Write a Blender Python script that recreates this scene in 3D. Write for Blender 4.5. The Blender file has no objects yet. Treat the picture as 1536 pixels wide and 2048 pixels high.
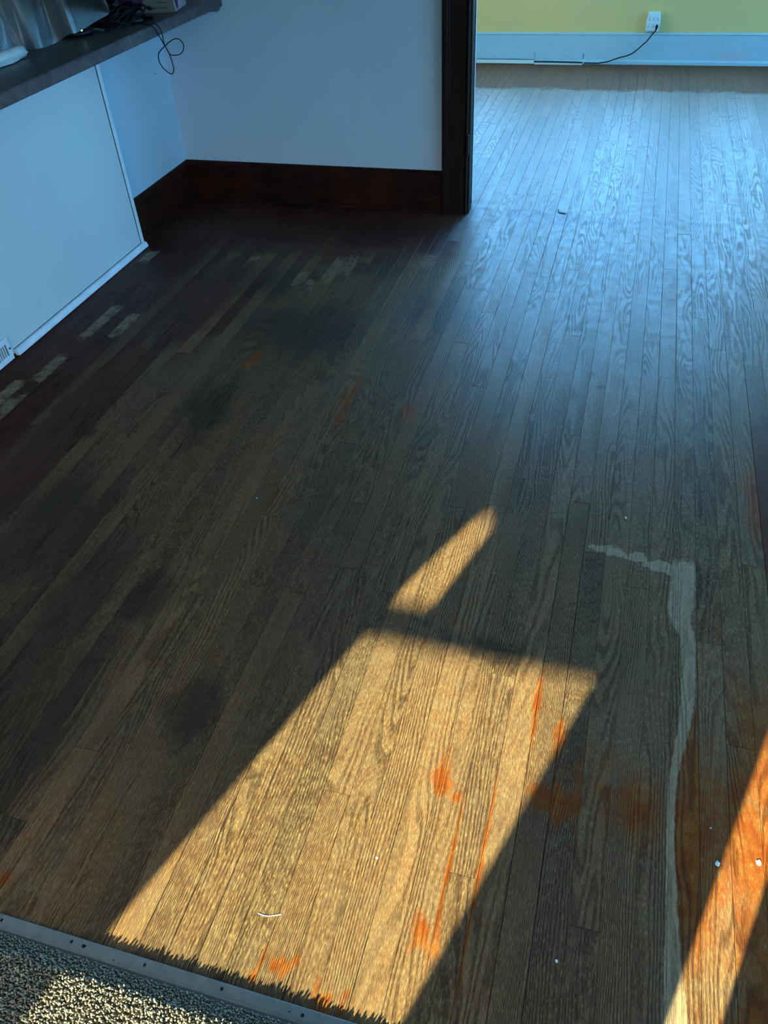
import bpy, bmesh, math, random
import numpy as np
from mathutils import Vector, Matrix, noise

sc = bpy.context.scene
COL = sc.collection
RND = random.Random(7)

# ------------------------------------------------------------------ camera
H = 1.52
CR = Vector((0.96153628, 0.2702962, -0.04886671))
CU = Vector((-0.14475331, 0.64983571, 0.74616354))
CF = Vector((-0.23344051, 0.71038969, -0.66396688))
FPX = 1580.868
cam_d = bpy.data.cameras.new('camera')
cam_d.sensor_fit = 'VERTICAL'; cam_d.sensor_height = 36; cam_d.sensor_width = 27
cam_d.lens = FPX / 2048 * 36
cam_d.clip_start = 0.02
cam = bpy.data.objects.new('camera', cam_d); COL.objects.link(cam)
cam.matrix_world = Matrix(((CR.x, CU.x, -CF.x, 0), (CR.y, CU.y, -CF.y, 0), (CR.z, CU.z, -CF.z, H), (0, 0, 0, 1)))
sc.camera = cam

# ------------------------------------------------------------------ sky
SKY = (0.14, 0.50, 1.0)
SKY_STRENGTH = 20
world = bpy.data.worlds.new('world'); sc.world = world
world.use_nodes = True
wn = world.node_tree; wn.nodes.clear()
wo = wn.nodes.new('ShaderNodeOutputWorld'); wb = wn.nodes.new('ShaderNodeBackground')
wt = wn.nodes.new('ShaderNodeTexCoord'); ws = wn.nodes.new('ShaderNodeSeparateXYZ')
wr = wn.nodes.new('ShaderNodeValToRGB')
wn.links.new(wt.outputs['Generated'], ws.inputs[0]); wn.links.new(ws.outputs['Z'], wr.inputs[0])
cr = wr.color_ramp
cr.elements[0].position = 0.0; cr.elements[0].color = (0.10, 0.13, 0.12, 1)
cr.elements[1].position = 0.03; cr.elements[1].color = (0.16, 0.52, 1.0, 1)
e = cr.elements.new(0.5); e.color = (SKY[0], SKY[1], SKY[2], 1)
# the sky is paler and warmer towards the low sun
vdot = wn.nodes.new('ShaderNodeVectorMath'); vdot.operation = 'DOT_PRODUCT'
wn.links.new(wt.outputs['Generated'], vdot.inputs[0])
vdot.inputs[1].default_value = (-0.300, -0.911, 0.284)
glow = wn.nodes.new('ShaderNodeMapRange'); glow.interpolation_type = 'SMOOTHSTEP'
wn.links.new(vdot.outputs['Value'], glow.inputs[0]); glow.inputs[1].default_value = .2; glow.inputs[2].default_value = 1.0
abv = wn.nodes.new('ShaderNodeMapRange'); wn.links.new(ws.outputs['Z'], abv.inputs[0]); abv.inputs[1].default_value = 0; abv.inputs[2].default_value = .03
gm = wn.nodes.new('ShaderNodeMath'); gm.operation = 'MULTIPLY'; wn.links.new(glow.outputs[0], gm.inputs[0]); wn.links.new(abv.outputs[0], gm.inputs[1])
wmx = wn.nodes.new('ShaderNodeMix'); wmx.data_type = 'RGBA'
wn.links.new(gm.outputs[0], wmx.inputs[0]); wn.links.new(wr.outputs[0], wmx.inputs[6]); wmx.inputs[7].default_value = (.68, .66, .63, 1)
wn.links.new(wmx.outputs[2], wb.inputs[0]); wb.inputs[1].default_value = SKY_STRENGTH
wn.links.new(wb.outputs[0], wo.inputs[0])

# ------------------------------------------------------------------ sun
SUN_AZ = math.radians(18.2); SUN_EL = math.radians(16.5)
sun_d = bpy.data.lights.new('sun', 'SUN'); sun_d.energy = 50; sun_d.angle = math.radians(0.53)
sun_d.color = (0.94, 1.0, 0.58)
sun = bpy.data.objects.new('sun', sun_d); COL.objects.link(sun)
sdir = Vector((math.sin(SUN_AZ) * math.cos(SUN_EL), math.cos(SUN_AZ) * math.cos(SUN_EL), -math.sin(SUN_EL)))
sun.rotation_euler = sdir.to_track_quat('-Z', 'Y').to_euler()
sun.location = (-3, -6, 4)

sc.view_settings.view_transform = 'Standard'
sc.view_settings.look = 'None'
sc.view_settings.gamma = 1
sc.view_settings.use_curve_mapping = False
sc.view_settings.exposure = 0.0
try:
    sc.cycles.max_bounces = 8; sc.cycles.diffuse_bounces = 5; sc.cycles.transparent_max_bounces = 12
    sc.cycles.caustics_reflective = False; sc.cycles.caustics_refractive = False
except Exception:
    pass

# ------------------------------------------------------------------ helpers
def at(px, py, z=0.0):
    """point of the horizontal plane z that the photograph shows at this pixel"""
    d = CF * FPX + CR * (px - 768) - CU * (py - 1024)
    t = (z - H) / d.z
    return Vector((d.x * t, d.y * t, z))
def atY(px, py, Y):
    d = CF * FPX + CR * (px - 768) - CU * (py - 1024)
    t = Y / d.y
    return Vector((d.x * t, Y, H + d.z * t))
def atX(px, py, X):
    d = CF * FPX + CR * (px - 768) - CU * (py - 1024)
    t = X / d.x
    return Vector((X, d.y * t, H + d.z * t))

def mesh_obj(name, verts, faces, mat, parent=None, loc=None, smooth=False):
    me = bpy.data.meshes.new(name)
    me.from_pydata([tuple(v) for v in verts], [], faces); me.update()
    if mat: me.materials.append(mat)
    if smooth:
        for p in me.polygons: p.use_smooth = True
    o = bpy.data.objects.new(name, me); COL.objects.link(o)
    if loc is not None: o.location = loc
    if parent: o.parent = parent
    return o
def bm_obj(name, bm, mat, parent=None, loc=None, smooth=False):
    me = bpy.data.meshes.new(name); bmesh.ops.recalc_face_normals(bm, faces=bm.faces)
    bm.to_mesh(me); bm.free()
    if mat: me.materials.append(mat)
    if smooth:
        for p in me.polygons: p.use_smooth = True
    o = bpy.data.objects.new(name, me); COL.objects.link(o)
    if loc is not None: o.location = loc
    if parent: o.parent = parent
    return o
def add_box(bm, a, b, bev=0.0):
    r = bmesh.ops.create_cube(bm, size=1)
    vs = r['verts']
    for v in vs:
        v.co = Vector(((v.co.x + .5) * (b[0] - a[0]) + a[0], (v.co.y + .5) * (b[1] - a[1]) + a[1], (v.co.z + .5) * (b[2] - a[2]) + a[2]))
    if bev > 0:
        es = list({e for v in vs for e in v.link_edges})
        bmesh.ops.bevel(bm, geom=es, offset=bev, segments=2, affect='EDGES', profile=0.5)
def box(name, a, b, mat, parent=None, bev=0.0):
    bm = bmesh.new(); add_box(bm, a, b, bev); return bm_obj(name, bm, mat, parent)
def empty(name, loc, label=None, cat=None, group=None):
    o = bpy.data.objects.new(name, None); COL.objects.link(o); o.location = loc; o.empty_display_size = .05
    if label: tag(o, label, cat, group)
    return o
def tag(o, label, cat, group=None):
    o['label'] = label; o['category'] = cat
    if group: o['group'] = group
def struct(o, label=None):
    o['kind'] = 'structure'
    if label: o['label'] = label
    return o
def keep(o, parent):
    """parent without moving: children are modelled in world space"""
    o.parent = parent
    o.matrix_parent_inverse = Matrix.Translation(-parent.location)
    return o
def profile_x(name, prof, x0, x1, mat, parent=None, seg=1):
    """extrude a (y,z) outline along X"""
    n = len(prof); vs = []; fs = []
    for i in range(seg + 1):
        x = x0 + (x1 - x0) * i / seg
        vs += [(x, y, z) for y, z in prof]
    for i in range(seg):
        for j in range(n):
            k = (j + 1) % n
            fs.append((i * n + j, i * n + k, (i + 1) * n + k, (i + 1) * n + j))
    fs.append(tuple(range(n))[::-1]); fs.append(tuple(seg * n + j for j in range(n)))
    bm = bmesh.new()
    bv = [bm.verts.new(v) for v in vs]
    for f in fs: bm.faces.new([bv[i] for i in f])
    return bm_obj(name, bm, mat, parent)
def profile_y(name, prof, y0, y1, mat, parent=None):
    o = profile_x(name, [(a, b) for a, b in prof], y0, y1, mat, parent)
    for v in o.data.vertices: v.co = Vector((v.co.y, v.co.x, v.co.z))
    bm = bmesh.new(); bm.from_mesh(o.data); bmesh.ops.recalc_face_normals(bm, faces=bm.faces); bm.to_mesh(o.data); bm.free()
    return o
def catmull(pts, n=8):
    pts = [Vector(p) for p in pts]; out = []
    P = [pts[0]] + pts + [pts[-1]]
    for i in range(1, len(P) - 2):
        for k in range(n):
            t = k / n
            p0, p1, p2, p3 = P[i - 1], P[i], P[i + 1], P[i + 2]
            out.append(0.5 * ((2 * p1) + (-p0 + p2) * t + (2 * p0 - 5 * p1 + 4 * p2 - p3) * t * t + (-p0 + 3 * p1 - 3 * p2 + p3) * t ** 3))
    out.append(pts[-1]); return out
def add_tube(bm, pts, r, k=8):
    rings = []; up = Vector((0.13, 0.21, 0.97)).normalized()
    for i, p in enumerate(pts):
        d = (pts[min(i + 1, len(pts) - 1)] - pts[max(i - 1, 0)])
        if d.length < 1e-9: d = Vector((0, 1, 0))
        d.normalize()
        s = d.cross(up)
        if s.length < 1e-3: s = d.cross(Vector((1, 0, 0)))
        s.normalize(); t = s.cross(d)
        rr = r[i] if isinstance(r, (list, tuple)) else r
        rings.append([bm.verts.new(p + (s * math.cos(2 * math.pi * j / k) + t * math.sin(2 * math.pi * j / k)) * rr) for j in range(k)])
        up = t
    for a, b in zip(rings, rings[1:]):
        for j in range(k): bm.faces.new((a[j], a[(j + 1) % k], b[(j + 1) % k], b[j]))
    bm.faces.new(rings[0][::-1]); bm.faces.new(rings[-1])
def tube(name, pts, r, mat, parent=None, k=8, n=8):
    bm = bmesh.new(); add_tube(bm, catmull(pts, n), r, k); return bm_obj(name, bm, mat, parent, smooth=True)
def add_lathe(bm, c, prof, k=32):
    rings = [[bm.verts.new((c[0] + r * math.cos(2 * math.pi * j / k), c[1] + r * math.sin(2 * math.pi * j / k), c[2] + z)) for j in range(k)] for r, z in prof]
    for a, b in zip(rings, rings[1:]):
        for j in range(k): bm.faces.new((a[j], a[(j + 1) % k], b[(j + 1) % k], b[j]))
    bm.faces.new(rings[0][::-1]); bm.faces.new(rings[-1])

# ------------------------------------------------------------------ node helper
class NT:
    def __init__(s, name):
        s.mat = bpy.data.materials.new(name); s.mat.use_nodes = True
        s.t = s.mat.node_tree; s.t.nodes.clear()
        s.out = s.t.nodes.new('ShaderNodeOutputMaterial')
        s.bsdf = s.t.nodes.new('ShaderNodeBsdfPrincipled')
        s.t.links.new(s.bsdf.outputs[0], s.out.inputs[0])
    def n(s, ty): return s.t.nodes.new(ty)
    def put(s, v, sock):
        if v is None: return
        if hasattr(v, 'is_output'): s.t.links.new(v, sock)
        elif isinstance(v, (tuple, list)) and len(v) == 3 and len(sock.default_value) == 4: sock.default_value = (*v, 1)
        else: sock.default_value = v
    def m(s, op, a, b=None, c=None, clamp=False):
        x = s.n('ShaderNodeMath'); x.operation = op; x.use_clamp = clamp
        for i, v in enumerate((a, b, c)): s.put(v, x.inputs[i])
        return x.outputs[0]
    def v(s, op, a, b=None, c=None):
        x = s.n('ShaderNodeVectorMath'); x.operation = op
        for i, q in enumerate((a, b, c)): s.put(q, x.inputs[i])
        return x.outputs['Value'] if op in ('LENGTH', 'DISTANCE', 'DOT_PRODUCT') else x.outputs[0]
    def ss(s, v, a, b, lo=0.0, hi=1.0):
        x = s.n('ShaderNodeMapRange'); x.interpolation_type = 'SMOOTHSTEP'
        s.put(v, x.inputs[0]); x.inputs[1].default_value = a; x.inputs[2].default_value = b
        x.inputs[3].default_value = lo; x.inputs[4].default_value = hi
        return x.outputs[0]
    def mix(s, f, a, b, mode='MIX'):
        x = s.n('ShaderNodeMix'); x.data_type = 'RGBA'; x.blend_type = mode
        s.put(f, x.inputs[0]); s.put(a, x.inputs[6]); s.put(b, x.inputs[7]); return x.outputs[2]
    def noise(s, vec, scale, detail=2.0, rough=.5, dist=0.0, col=False):
        x = s.n('ShaderNodeTexNoise'); s.put(vec, x.inputs['Vector']); x.inputs['Scale'].default_value = scale
        x.inputs['Detail'].default_value = detail; x.inputs['Roughness'].default_value = rough
        x.inputs['Distortion'].default_value = dist
        return x.outputs['Color' if col else 'Fac']
    def xyz(s, v):
        x = s.n('ShaderNodeSeparateXYZ'); s.put(v, x.inputs[0]); return x.outputs
    def comb(s, a, b, c):
        x = s.n('ShaderNodeCombineXYZ'); s.put(a, x.inputs[0]); s.put(b, x.inputs[1]); s.put(c, x.inputs[2]); return x.outputs[0]
    def pos(s): return s.n('ShaderNodeNewGeometry').outputs['Position']
    def obj(s): return s.n('ShaderNodeTexCoord').outputs['Object']
    def bump(s, h, strength=.3, dist=.001):
        x = s.n('ShaderNodeBump'); s.put(h, x.inputs['Height']); s.put(strength, x.inputs['Strength'])
        x.inputs['Distance'].default_value = dist; s.t.links.new(x.outputs[0], s.bsdf.inputs['Normal'])
    def set(s, **k):
        for a, b in k.items(): s.put(b, s.bsdf.inputs[a.replace('_', ' ')])
def paint(name, col, rough=.6, var=.06, scale=3, bump=.15, bscale=180, spec=.3):
    t = NT(name); p = t.pos()
    n = t.noise(p, scale, 4, .55)
    c = t.mix(t.ss(n, .3, .7), tuple(x * (1 - var) for x in col), tuple(min(1, x * (1 + var)) for x in col))
    t.set(Base_Color=c, Roughness=rough); t.bsdf.inputs['Specular IOR Level'].default_value = spec
    if bump: t.bump(t.noise(p, bscale, 3), bump, .0006)
    return t.mat
def plain(name, col, rough=.5, metal=0.0, var=.1, scale=40, spec=.5):
    t = NT(name); n = t.noise(t.obj(), scale, 3)
    t.set(Base_Color=t.mix(n, tuple(x * (1 - var) for x in col), tuple(min(1, x * (1 + var)) for x in col)), Roughness=rough, Metallic=metal)
    t.bsdf.inputs['Specular IOR Level'].default_value = spec
    return t.mat

# ------------------------------------------------------------------ oak floor material
def oak_floor():
    t = NT('worn_oak'); P = t.pos(); L = t.obj()
    oi = t.n('ShaderNodeObjectInfo'); rnd = oi.outputs['Random']; oc = oi.outputs['Color']
    sep = t.n('ShaderNodeSeparateColor'); t.t.links.new(oc, sep.inputs[0])
    tone, straight, hue = sep.outputs[0], sep.outputs[1], sep.outputs[2]
    off = t.comb(t.m('MULTIPLY', rnd, 53.0), t.m('MULTIPLY', rnd, 91.0), t.m('MULTIPLY', rnd, 37.0))
    # flat-sawn contour grain
    g = t.v('ADD', t.v('MULTIPLY', L, (11.0, 1.05, 1.0)), off)
    n1 = t.noise(g, 1.0, 1.5, .45)
    wv = t.noise(t.v('ADD', t.v('MULTIPLY', L, (27.0, 7.0, 1.0)), off), 1.0, 2.0, .5)
    lx = t.xyz(L)[0]
    ph = t.m('ADD', t.m('MULTIPLY', n1, 22.0), t.m('MULTIPLY', wv, 1.5))
    ph = t.m('ADD', ph, t.m('MULTIPLY', lx, t.m('MULTIPLY', straight, 210.0)))
    saw = t.m('FRACT', ph)
    tri = t.m('ABSOLUTE', t.m('SUBTRACT', saw, .5))            # 0 centre .. .5
    line = t.ss(tri, .10, .34, 1.0, 0.0)                         # early-wood dark line
    # broken pores inside the line
    pore = t.noise(t.v('ADD', t.v('MULTIPLY', L, (620.0, 34.0, 1.0)), off), 1.0, 2.0, .6)
    porem = t.ss(pore, .44, .60)
    fine = t.noise(t.v('ADD', t.v('MULTIPLY', L, (560.0, 85.0, 1.0)), off), 1.0, 3.0, .65)
    lineb = t.m('MULTIPLY', line, t.m('ADD', t.m('MULTIPLY', porem, .45), .55))
    vis = t.ss(t.noise(t.v('ADD', t.v('MULTIPLY', L, (16, 2.2, 1)), off), 1.0, 2), .36, .58, .35, 1.0)
    lineb = t.m('MULTIPLY', lineb, vis)
    # distorted world position for stains
    dn = t.noise(P, 9.0, 4, .6, col=True)
    dn2 = t.noise(t.v('MULTIPLY', P, (60, 9, 1)), 1.0, 3, .6, col=True)
    Pd = t.v('ADD', P, t.v('MULTIPLY', t.v('SUBTRACT', dn, (.5, .5, .5)), (.16, .22, 0)))
    Pd = t.v('ADD', Pd, t.v('MULTIPLY', t.v('SUBTRACT', dn2, (.5, .5, .5)), (.03, .09, 0)))
    def blobs(src, lst):
        cur = None
        for (x, y, rx, ry) in lst:
            q = t.v('MULTIPLY_ADD', src, (1 / rx, 1 / ry, 0), (-x / rx, -y / ry, 0))
            d = t.v('LENGTH', q)
            cur = d if cur is None else t.m('MINIMUM', cur, d)
        return cur
    px_, py_, _ = t.xyz(Pd)
    wx, wy, _ = t.xyz(P)
    big = t.noise(P, 2.3, 4, .6); mott = t.noise(P, 22.0, 5, .65); speck = t.noise(P, 130.0, 3, .6)
    # --- colours
    tanA = t.mix(hue, (.124, .064, .034), (.160, .079, .038))
    tanB = t.mix(tone, (.56, .545, .545), (1.22, 1.17, 1.08))
    worn = t.mix(1.0, tanA, tanB, 'MULTIPLY')
    worn = t.mix(t.ss(mott, .38, .68, 0, .55), worn, (.165, .105, .058))
    worn = t.mix(t.ss(fine, .50, .62, 0, .72), worn, (.275, .180, .078))
    worn = t.mix(t.ss(fine, .46, .36, 0, .55), worn, (.070, .040, .022))
    worn = t.mix(t.ss(big, .42, .66, 0, .35), worn, (.100, .068, .044))
    # dark blotches; the broad lower-left ones also paint in shade
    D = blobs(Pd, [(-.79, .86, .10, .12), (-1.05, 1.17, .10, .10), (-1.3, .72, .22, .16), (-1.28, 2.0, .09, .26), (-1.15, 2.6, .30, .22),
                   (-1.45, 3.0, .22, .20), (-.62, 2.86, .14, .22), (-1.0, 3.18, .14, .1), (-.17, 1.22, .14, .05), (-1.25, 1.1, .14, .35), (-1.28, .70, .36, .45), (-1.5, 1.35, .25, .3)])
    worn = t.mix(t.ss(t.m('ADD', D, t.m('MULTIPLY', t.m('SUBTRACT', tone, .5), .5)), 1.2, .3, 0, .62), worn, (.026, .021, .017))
    # orange varnish that is left
    O = blobs(Pd, [(.20, .88, .10, .13), (.33, .84, .07, .30), (.49, .80, .15, .55), (.44, .50, .10, .20), (.40, .88, .06, .20), (.05, .85, .05, .05), (.52, .72, .2, .5), (.58, 1.3, .08, .32),
                   (-.39, .432, .03, .022), (-.29, .385, .035, .022), (-.19, .84, .035, .05), (-.58, 2.12, .03, .09), (-.83, 2.16, .03, .12), (-1.26, 2.33, .025, .08), (-.17, .56, .03, .05), (.50, 1.95, .06, .25),
                   (-.95, .42, .02, .02)])
    bo = t.m('MULTIPLY', t.m('SUBTRACT', tone, .5), .7)
    om = t.ss(t.m('ADD', O, bo), 1.25, .55)
    Ol = blobs(t.v('ADD', P, t.v('MULTIPLY', t.v('SUBTRACT', dn2, (.5, .5, .5)), (.012, .2, 0))), [(-.0775, .66, .0055, .26), (-.135, .66, .004, .20), (-.0210, 1.06, .010, .14), (.0365, 1.0, .02, .05), (-.19, .86, .02, .05)])
    om = t.m('MAXIMUM', om, t.ss(Ol, 1.2, .4))
    om = t.m('MULTIPLY', om, t.ss(t.m('ADD', t.m('MULTIPLY', mott, .6), t.m('MULTIPLY', fine, .9)), .74, .96, .88, .28))
    worn = t.mix(om, worn, t.mix(t.ss(mott, .4, .6), (.205, .040, .003), (.235, .062, .004)))
    # dark red varnish along the walls
    pbx = t.m('ADD', px_, t.m('MULTIPLY', t.m('SUBTRACT', hue, .5), .16))
    sepv = t.m('MAXIMUM', t.ss(pbx, -1.66, -1.86), t.m('MULTIPLY', t.m('MULTIPLY', t.ss(py_, 3.30, 3.42), t.ss(px_, -.62, -.78)), t.ss(wy, 4.1, 4.0)))
    V2 = blobs(Pd, [(.30, 3.86, .0001, .0001), (-.3, 3.87, .55, .08), (-1.62, 2.75, .16, .45), (-1.35, 3.34, .5, .12), (-1.7, 1.9, .10, .5), (.55, 1.95, .07, .3)])
    vm = t.m('MAXIMUM', sepv, t.ss(t.m('ADD', V2, bo), 1.2, .7, 0, .75))
    Pb = t.v('ADD', P, t.v('MULTIPLY', t.v('SUBTRACT', t.noise(P, 30.0, 4, .65, col=True), (.5, .5, .5)), (.035, .14, 0)))
    def boxes(lst):
        cur = None
        for (k, y0, y1) in lst:
            x = PA_ + (k + .5) * PW_; q = t.xyz(t.v('ABSOLUTE', t.v('MULTIPLY_ADD', Pb, (2 / PW_, 2 / (y1 - y0), 0), (-2 * x / PW_, -(y0 + y1) / (y1 - y0), 0))))
            d = t.m('MAXIMUM', q[0], q[1]); cur = d if cur is None else t.m('MINIMUM', cur, d)
        return cur
    PA_, PW_ = 0.322088, 0.057228
    Pl = boxes([(-41, 2.36, 2.66), (-39, 2.40, 2.60), (-41, 2.04, 2.24), (-42, 1.84, 2.04), (-41, 1.80, 1.95), (-43, 3.06, 3.2)])
    pl = t.m('MULTIPLY', t.ss(Pl, 1.05, .75, 0, .62), t.ss(mott, .35, .55, .35, 1))
    vm = t.m('MULTIPLY', vm, t.m('SUBTRACT', 1.0, pl))
    vm = t.m('MULTIPLY', vm, t.ss(mott, .62, .74, 1.0, .45))
    worn = t.mix(vm, worn, t.mix(t.ss(big, .35, .65), (.050, .012, .008), (.085, .026, .015)))
    # pale bare wood
    Pm = boxes([(-27, 3.0, 3.28), (-26, 3.10, 3.30), (-29, 2.95, 3.1), (-34, 3.165, 3.22), (-28, 2.93, 3.02), (-20, 3.22, 3.36)])
    pm = t.m('MAXIMUM', t.m('MULTIPLY', t.ss(Pm, 1.05, .75, 0, .55), t.ss(mott, .35, .55, .3, 1)), pl)
    # bleached drip streak
    fcu = t.n('ShaderNodeFloatCurve'); c0 = fcu.mapping.curves[0]
    fcw = t.n('ShaderNodeFloatCurve'); c1 = fcw.mapping.curves[0]
    S = [(.40, .282, .024), (.50, .280, .020), (.58, .276, .016), (.66, .273, .011), (.76, .270, .009), (.86, .268, .0075), (.93, .269, .008), (1.0, .277, .009), (1.07, .290, .011),
         (1.16, .300, .014), (1.26, .303, .015), (1.35, .300, .018), (1.41, .283, .026), (1.46, .287, .030), (1.55, .292, .029), (1.60, .292, .029)]
    yy = lambda y: (y - .4) / 1.2
    for cc, k in ((c0, 1), (c1, 2)):
        cc.points[0].location = (0, S[0][k] * (1 if k == 1 else 10)); cc.points[1].location = (1, S[-1][k] * (1 if k == 1 else 10))
        for s_ in S[1:-1]: cc.points.new(yy(s_[0]), s_[k] * (1 if k == 1 else 10))
    fcu.mapping.update(); fcw.mapping.update()
    fine2 = t.noise(P, 45.0, 3, .6, col=True)
    Ps = t.v('ADD', P, t.v('MULTIPLY', t.v('SUBTRACT', fine2, (.5, .5, .5)), (.010, .03, 0)))
    sx, sy, _ = t.xyz(Ps)
    yn = t.m('MULTIPLY', t.m('SUBTRACT', sy, .4), 1 / 1.2)
    t.put(yn, fcu.inputs['Value']); t.put(yn, fcw.inputs['Value'])
    dd = t.m('DIVIDE', t.m('ABSOLUTE', t.m('SUBTRACT', sx, fcu.outputs[0])), t.m('MULTIPLY', fcw.outputs[0], .1))
    st = t.m('MULTIPLY', t.ss(dd, 1.15, .85), t.ss(sy, 1.625, 1.585))
    Tp = blobs(t.v('ADD', P, t.v('MULTIPLY', t.v('SUBTRACT', t.noise(P, 28, 3, .6, col=True), (.5, .5, .5)), (.03, .06, 0))),
               [(.07, 1.612, .03, .014), (.115, 1.605, .028, .018), (.17, 1.597, .035, .016), (.225, 1.578, .035, .016), (.275, 1.572, .04, .016), (.30, 1.59, .022, .02)])
    st = t.m('MAXIMUM', st, t.ss(Tp, 1.1, .85))
    st = t.m('MULTIPLY', st, t.ss(wx, .3245, .3215))
    pm = t.m('MAXIMUM', pm, t.m('MULTIPLY', st, .85))
    worn = t.mix(t.m('MULTIPLY', pm, .92), worn, t.mix(t.ss(fine, .40, .62), (.27, .185, .115), (.40, .28, .165)))
    # grain lines darken
    lc = t.m('MULTIPLY', lineb, t.m('SUBTRACT', .72, t.m('MULTIPLY', pm, .4)))
    worn = t.mix(lc, worn, t.mix(1.0, worn, (.30, .26, .24), 'MULTIPLY'))
    # finish gone along the far wall
    edge = t.ss(py_, 6.10, 6.22)
    worn = t.mix(t.m('MULTIPLY', edge, .6), worn, (.12, .070, .048))
    spots = blobs(P, [(.02, 2.41, .012, .012), (-.275, 3.93, .022, .006), (.375, 5.95, .03, .01)])
    worn = t.mix(t.ss(spots, 1.1, .7, 0, .8), worn, (.02, .018, .016))
    # --- gloss
    r = t.m('ADD', t.ss(mott, .3, .7, .40, .52), t.m('MULTIPLY', lineb, .10))
    r = t.m('ADD', r, t.m('MULTIPLY', edge, .22))
    r = t.m('ADD', r, t.ss(wy, 2.6, 1.4, 0, .12))
    r = t.m('SUBTRACT', r, t.m('MULTIPLY', om, .08))
    t.set(Base_Color=worn, Roughness=r)
    keepg = t.m('MULTIPLY', t.ss(wy, 1.5, 3.2, .10, 1.0), t.m('MAXIMUM', t.ss(wx, -1.25, -.45, .22, 1.0), t.ss(wy, 4.0, 4.1)))
    spec = t.m('SUBTRACT', t.m('MULTIPLY', keepg, .74), t.m('MULTIPLY', edge, .80))
    spec = t.m('MAXIMUM', spec, .05)
    t.put(spec, t.bsdf.inputs['Specular IOR Level'])
    h = t.m('ADD', t.m('MULTIPLY', lineb, -1.0), t.m('MULTIPLY', fine, .35))
    h = t.m('ADD', h, t.m('MULTIPLY', t.noise(t.v('MULTIPLY', P, (14, 3, 1)), 1.0, 2), 1.6))
    h = t.m('ADD', h, t.m('MULTIPLY', speck, .3))
    t.bump(h, t.ss(wy, 1.4, 2.8, .95, .5), .0010)
    return t.mat

M = {}
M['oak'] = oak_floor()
M['wall'] = paint('pale_blue_white_wall_paint', (.47, .60, .66), .55, .03, 2, .12, 260)
M['panel'] = paint('white_panel_board', (.56, .62, .60), .32, .025, 2, .04, 120, .5)
M['trimw'] = paint('white_trim_paint', (.64, .72, .74), .4, .08, 14, .2, 90)
M['ceil'] = paint('ceiling_white', (.70, .72, .72), .8, .03, 2, .1)
M['dark_gap'] = plain('dark_gap', (.006, .005, .005), .9, var=.02)

def yellow():
    t = NT('yellow_wall_paint'); p = t.pos()
    n = t.noise(p, 3, 4); f = t.noise(p, 90, 3)
    c = t.mix(t.ss(n, .3, .7), (.56, .51, .19), (.53, .50, .21))
    t.set(Base_Color=c, Roughness=.6); t.bump(f, .2, .0006); return t.mat
M['yellow'] = yellow()
def far_base():
    t = NT('chipped_blue_white_baseboard'); p = t.pos(); x, y, z = t.xyz(p)
    n = t.noise(p, 18, 5, .65)
    c = t.mix(t.ss(n, .35, .7), (.27, .53, .62), (.24, .48, .60))
    q = t.v('LENGTH', t.v('MULTIPLY_ADD', p, (1 / .12, 0, 1 / .035), (-.62 / .12, 0, -.055 / .035)))
    streak = t.noise(t.v('MULTIPLY', p, (60, 1, 8)), 1, 2)
    c = t.mix(t.m('MULTIPLY', t.ss(q, 1.2, .4), t.ss(streak, .4, .6, .2, .8)), c, (.45, .42, .46))
    chip = t.noise(p, 42, 4, .7)
    c = t.mix(t.ss(chip, .66, .72, 0, .7), c, (.20, .30, .30))
    t.set(Base_Color=c, Roughness=.45); t.bump(n, .2, .001); return t.mat
M['farbase'] = far_base()
M['race'] = plain('pale_cable_cover_plastic', (.48, .70, .70), .4, var=.04)
def dark_wood():
    t = NT('dark_mahogany_trim'); p = t.pos(); x, y, z = t.xyz(p)
    g = t.noise(t.v('MULTIPLY', p, (7, 7, 60)), 1, 4, .6)
    b = t.noise(p, 4, 4, .6)
    c = t.mix(t.ss(g, .35, .7), (.011, .0036, .0020), (.030, .0075, .0032))
    c = t.mix(t.ss(b, .40, .68, 0, .7), c, (.052, .0105, .0042))
    t.set(Base_Color=c, Roughness=.55); t.bsdf.inputs['Specular IOR Level'].default_value = .10
    t.bump(g, .15, .0006); return t.mat
M['mahogany'] = dark_wood()
def dark_wood_v():
    t = NT('dark_casing_wood'); p = t.pos()
    g = t.noise(t.v('MULTIPLY', p, (90, 60, 4)), 1, 4, .6)
    c = t.mix(t.ss(g, .3, .75), (.012, .0055, .0036), (.022, .0100, .0062))
    t.set(Base_Color=c, Roughness=.5); t.bsdf.inputs['Specular IOR Level'].default_value = .10
    t.bump(g, .15, .0006); return t.mat
M['casing'] = dark_wood_v()
def laminate():
    t = NT('grey_brown_stone_laminate'); p = t.pos()
    a = t.noise(p, 16, 6, .7, 1.2); b = t.noise(p, 70, 4, .6)
    c = t.mix(t.ss(a, .35, .65), (.050, .044, .046), (.105, .088, .088))
    c = t.mix(t.ss(a, .62, .75, 0, .8), c, (.19, .165, .165))
    c = t.mix(t.ss(b, .5, .7, 0, .5), c, (.045, .040, .042))
    t.set(Base_Color=c, Roughness=.42); return t.mat
M['laminate'] = laminate()
def film(name, col, alpha, rough=.22):
    t = NT(name); p = t.pos()
    n = t.noise(p, 5, 2, .5); f = t.noise(p, 40, 2)
    t.set(Base_Color=col, Roughness=rough, Alpha=t.ss(n, .3, .75, alpha - .15, alpha + .15))
    t.bsdf.inputs['Specular IOR Level'].default_value = .5
    t.bump(f, .15, .002); return t.mat
M['film'] = film('clear_cloudy_plastic_film', (.15, .205, .215), .84, .30)
M['roll'] = film('rolled_plastic', (.62, .72, .70), .93, .25)
M['black'] = plain('black_plastic', (.006, .007, .008), .4, spec=.3)
M['blackcloth'] = plain('black_cloth', (.006, .006, .008), .9, var=.3, scale=90)
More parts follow.
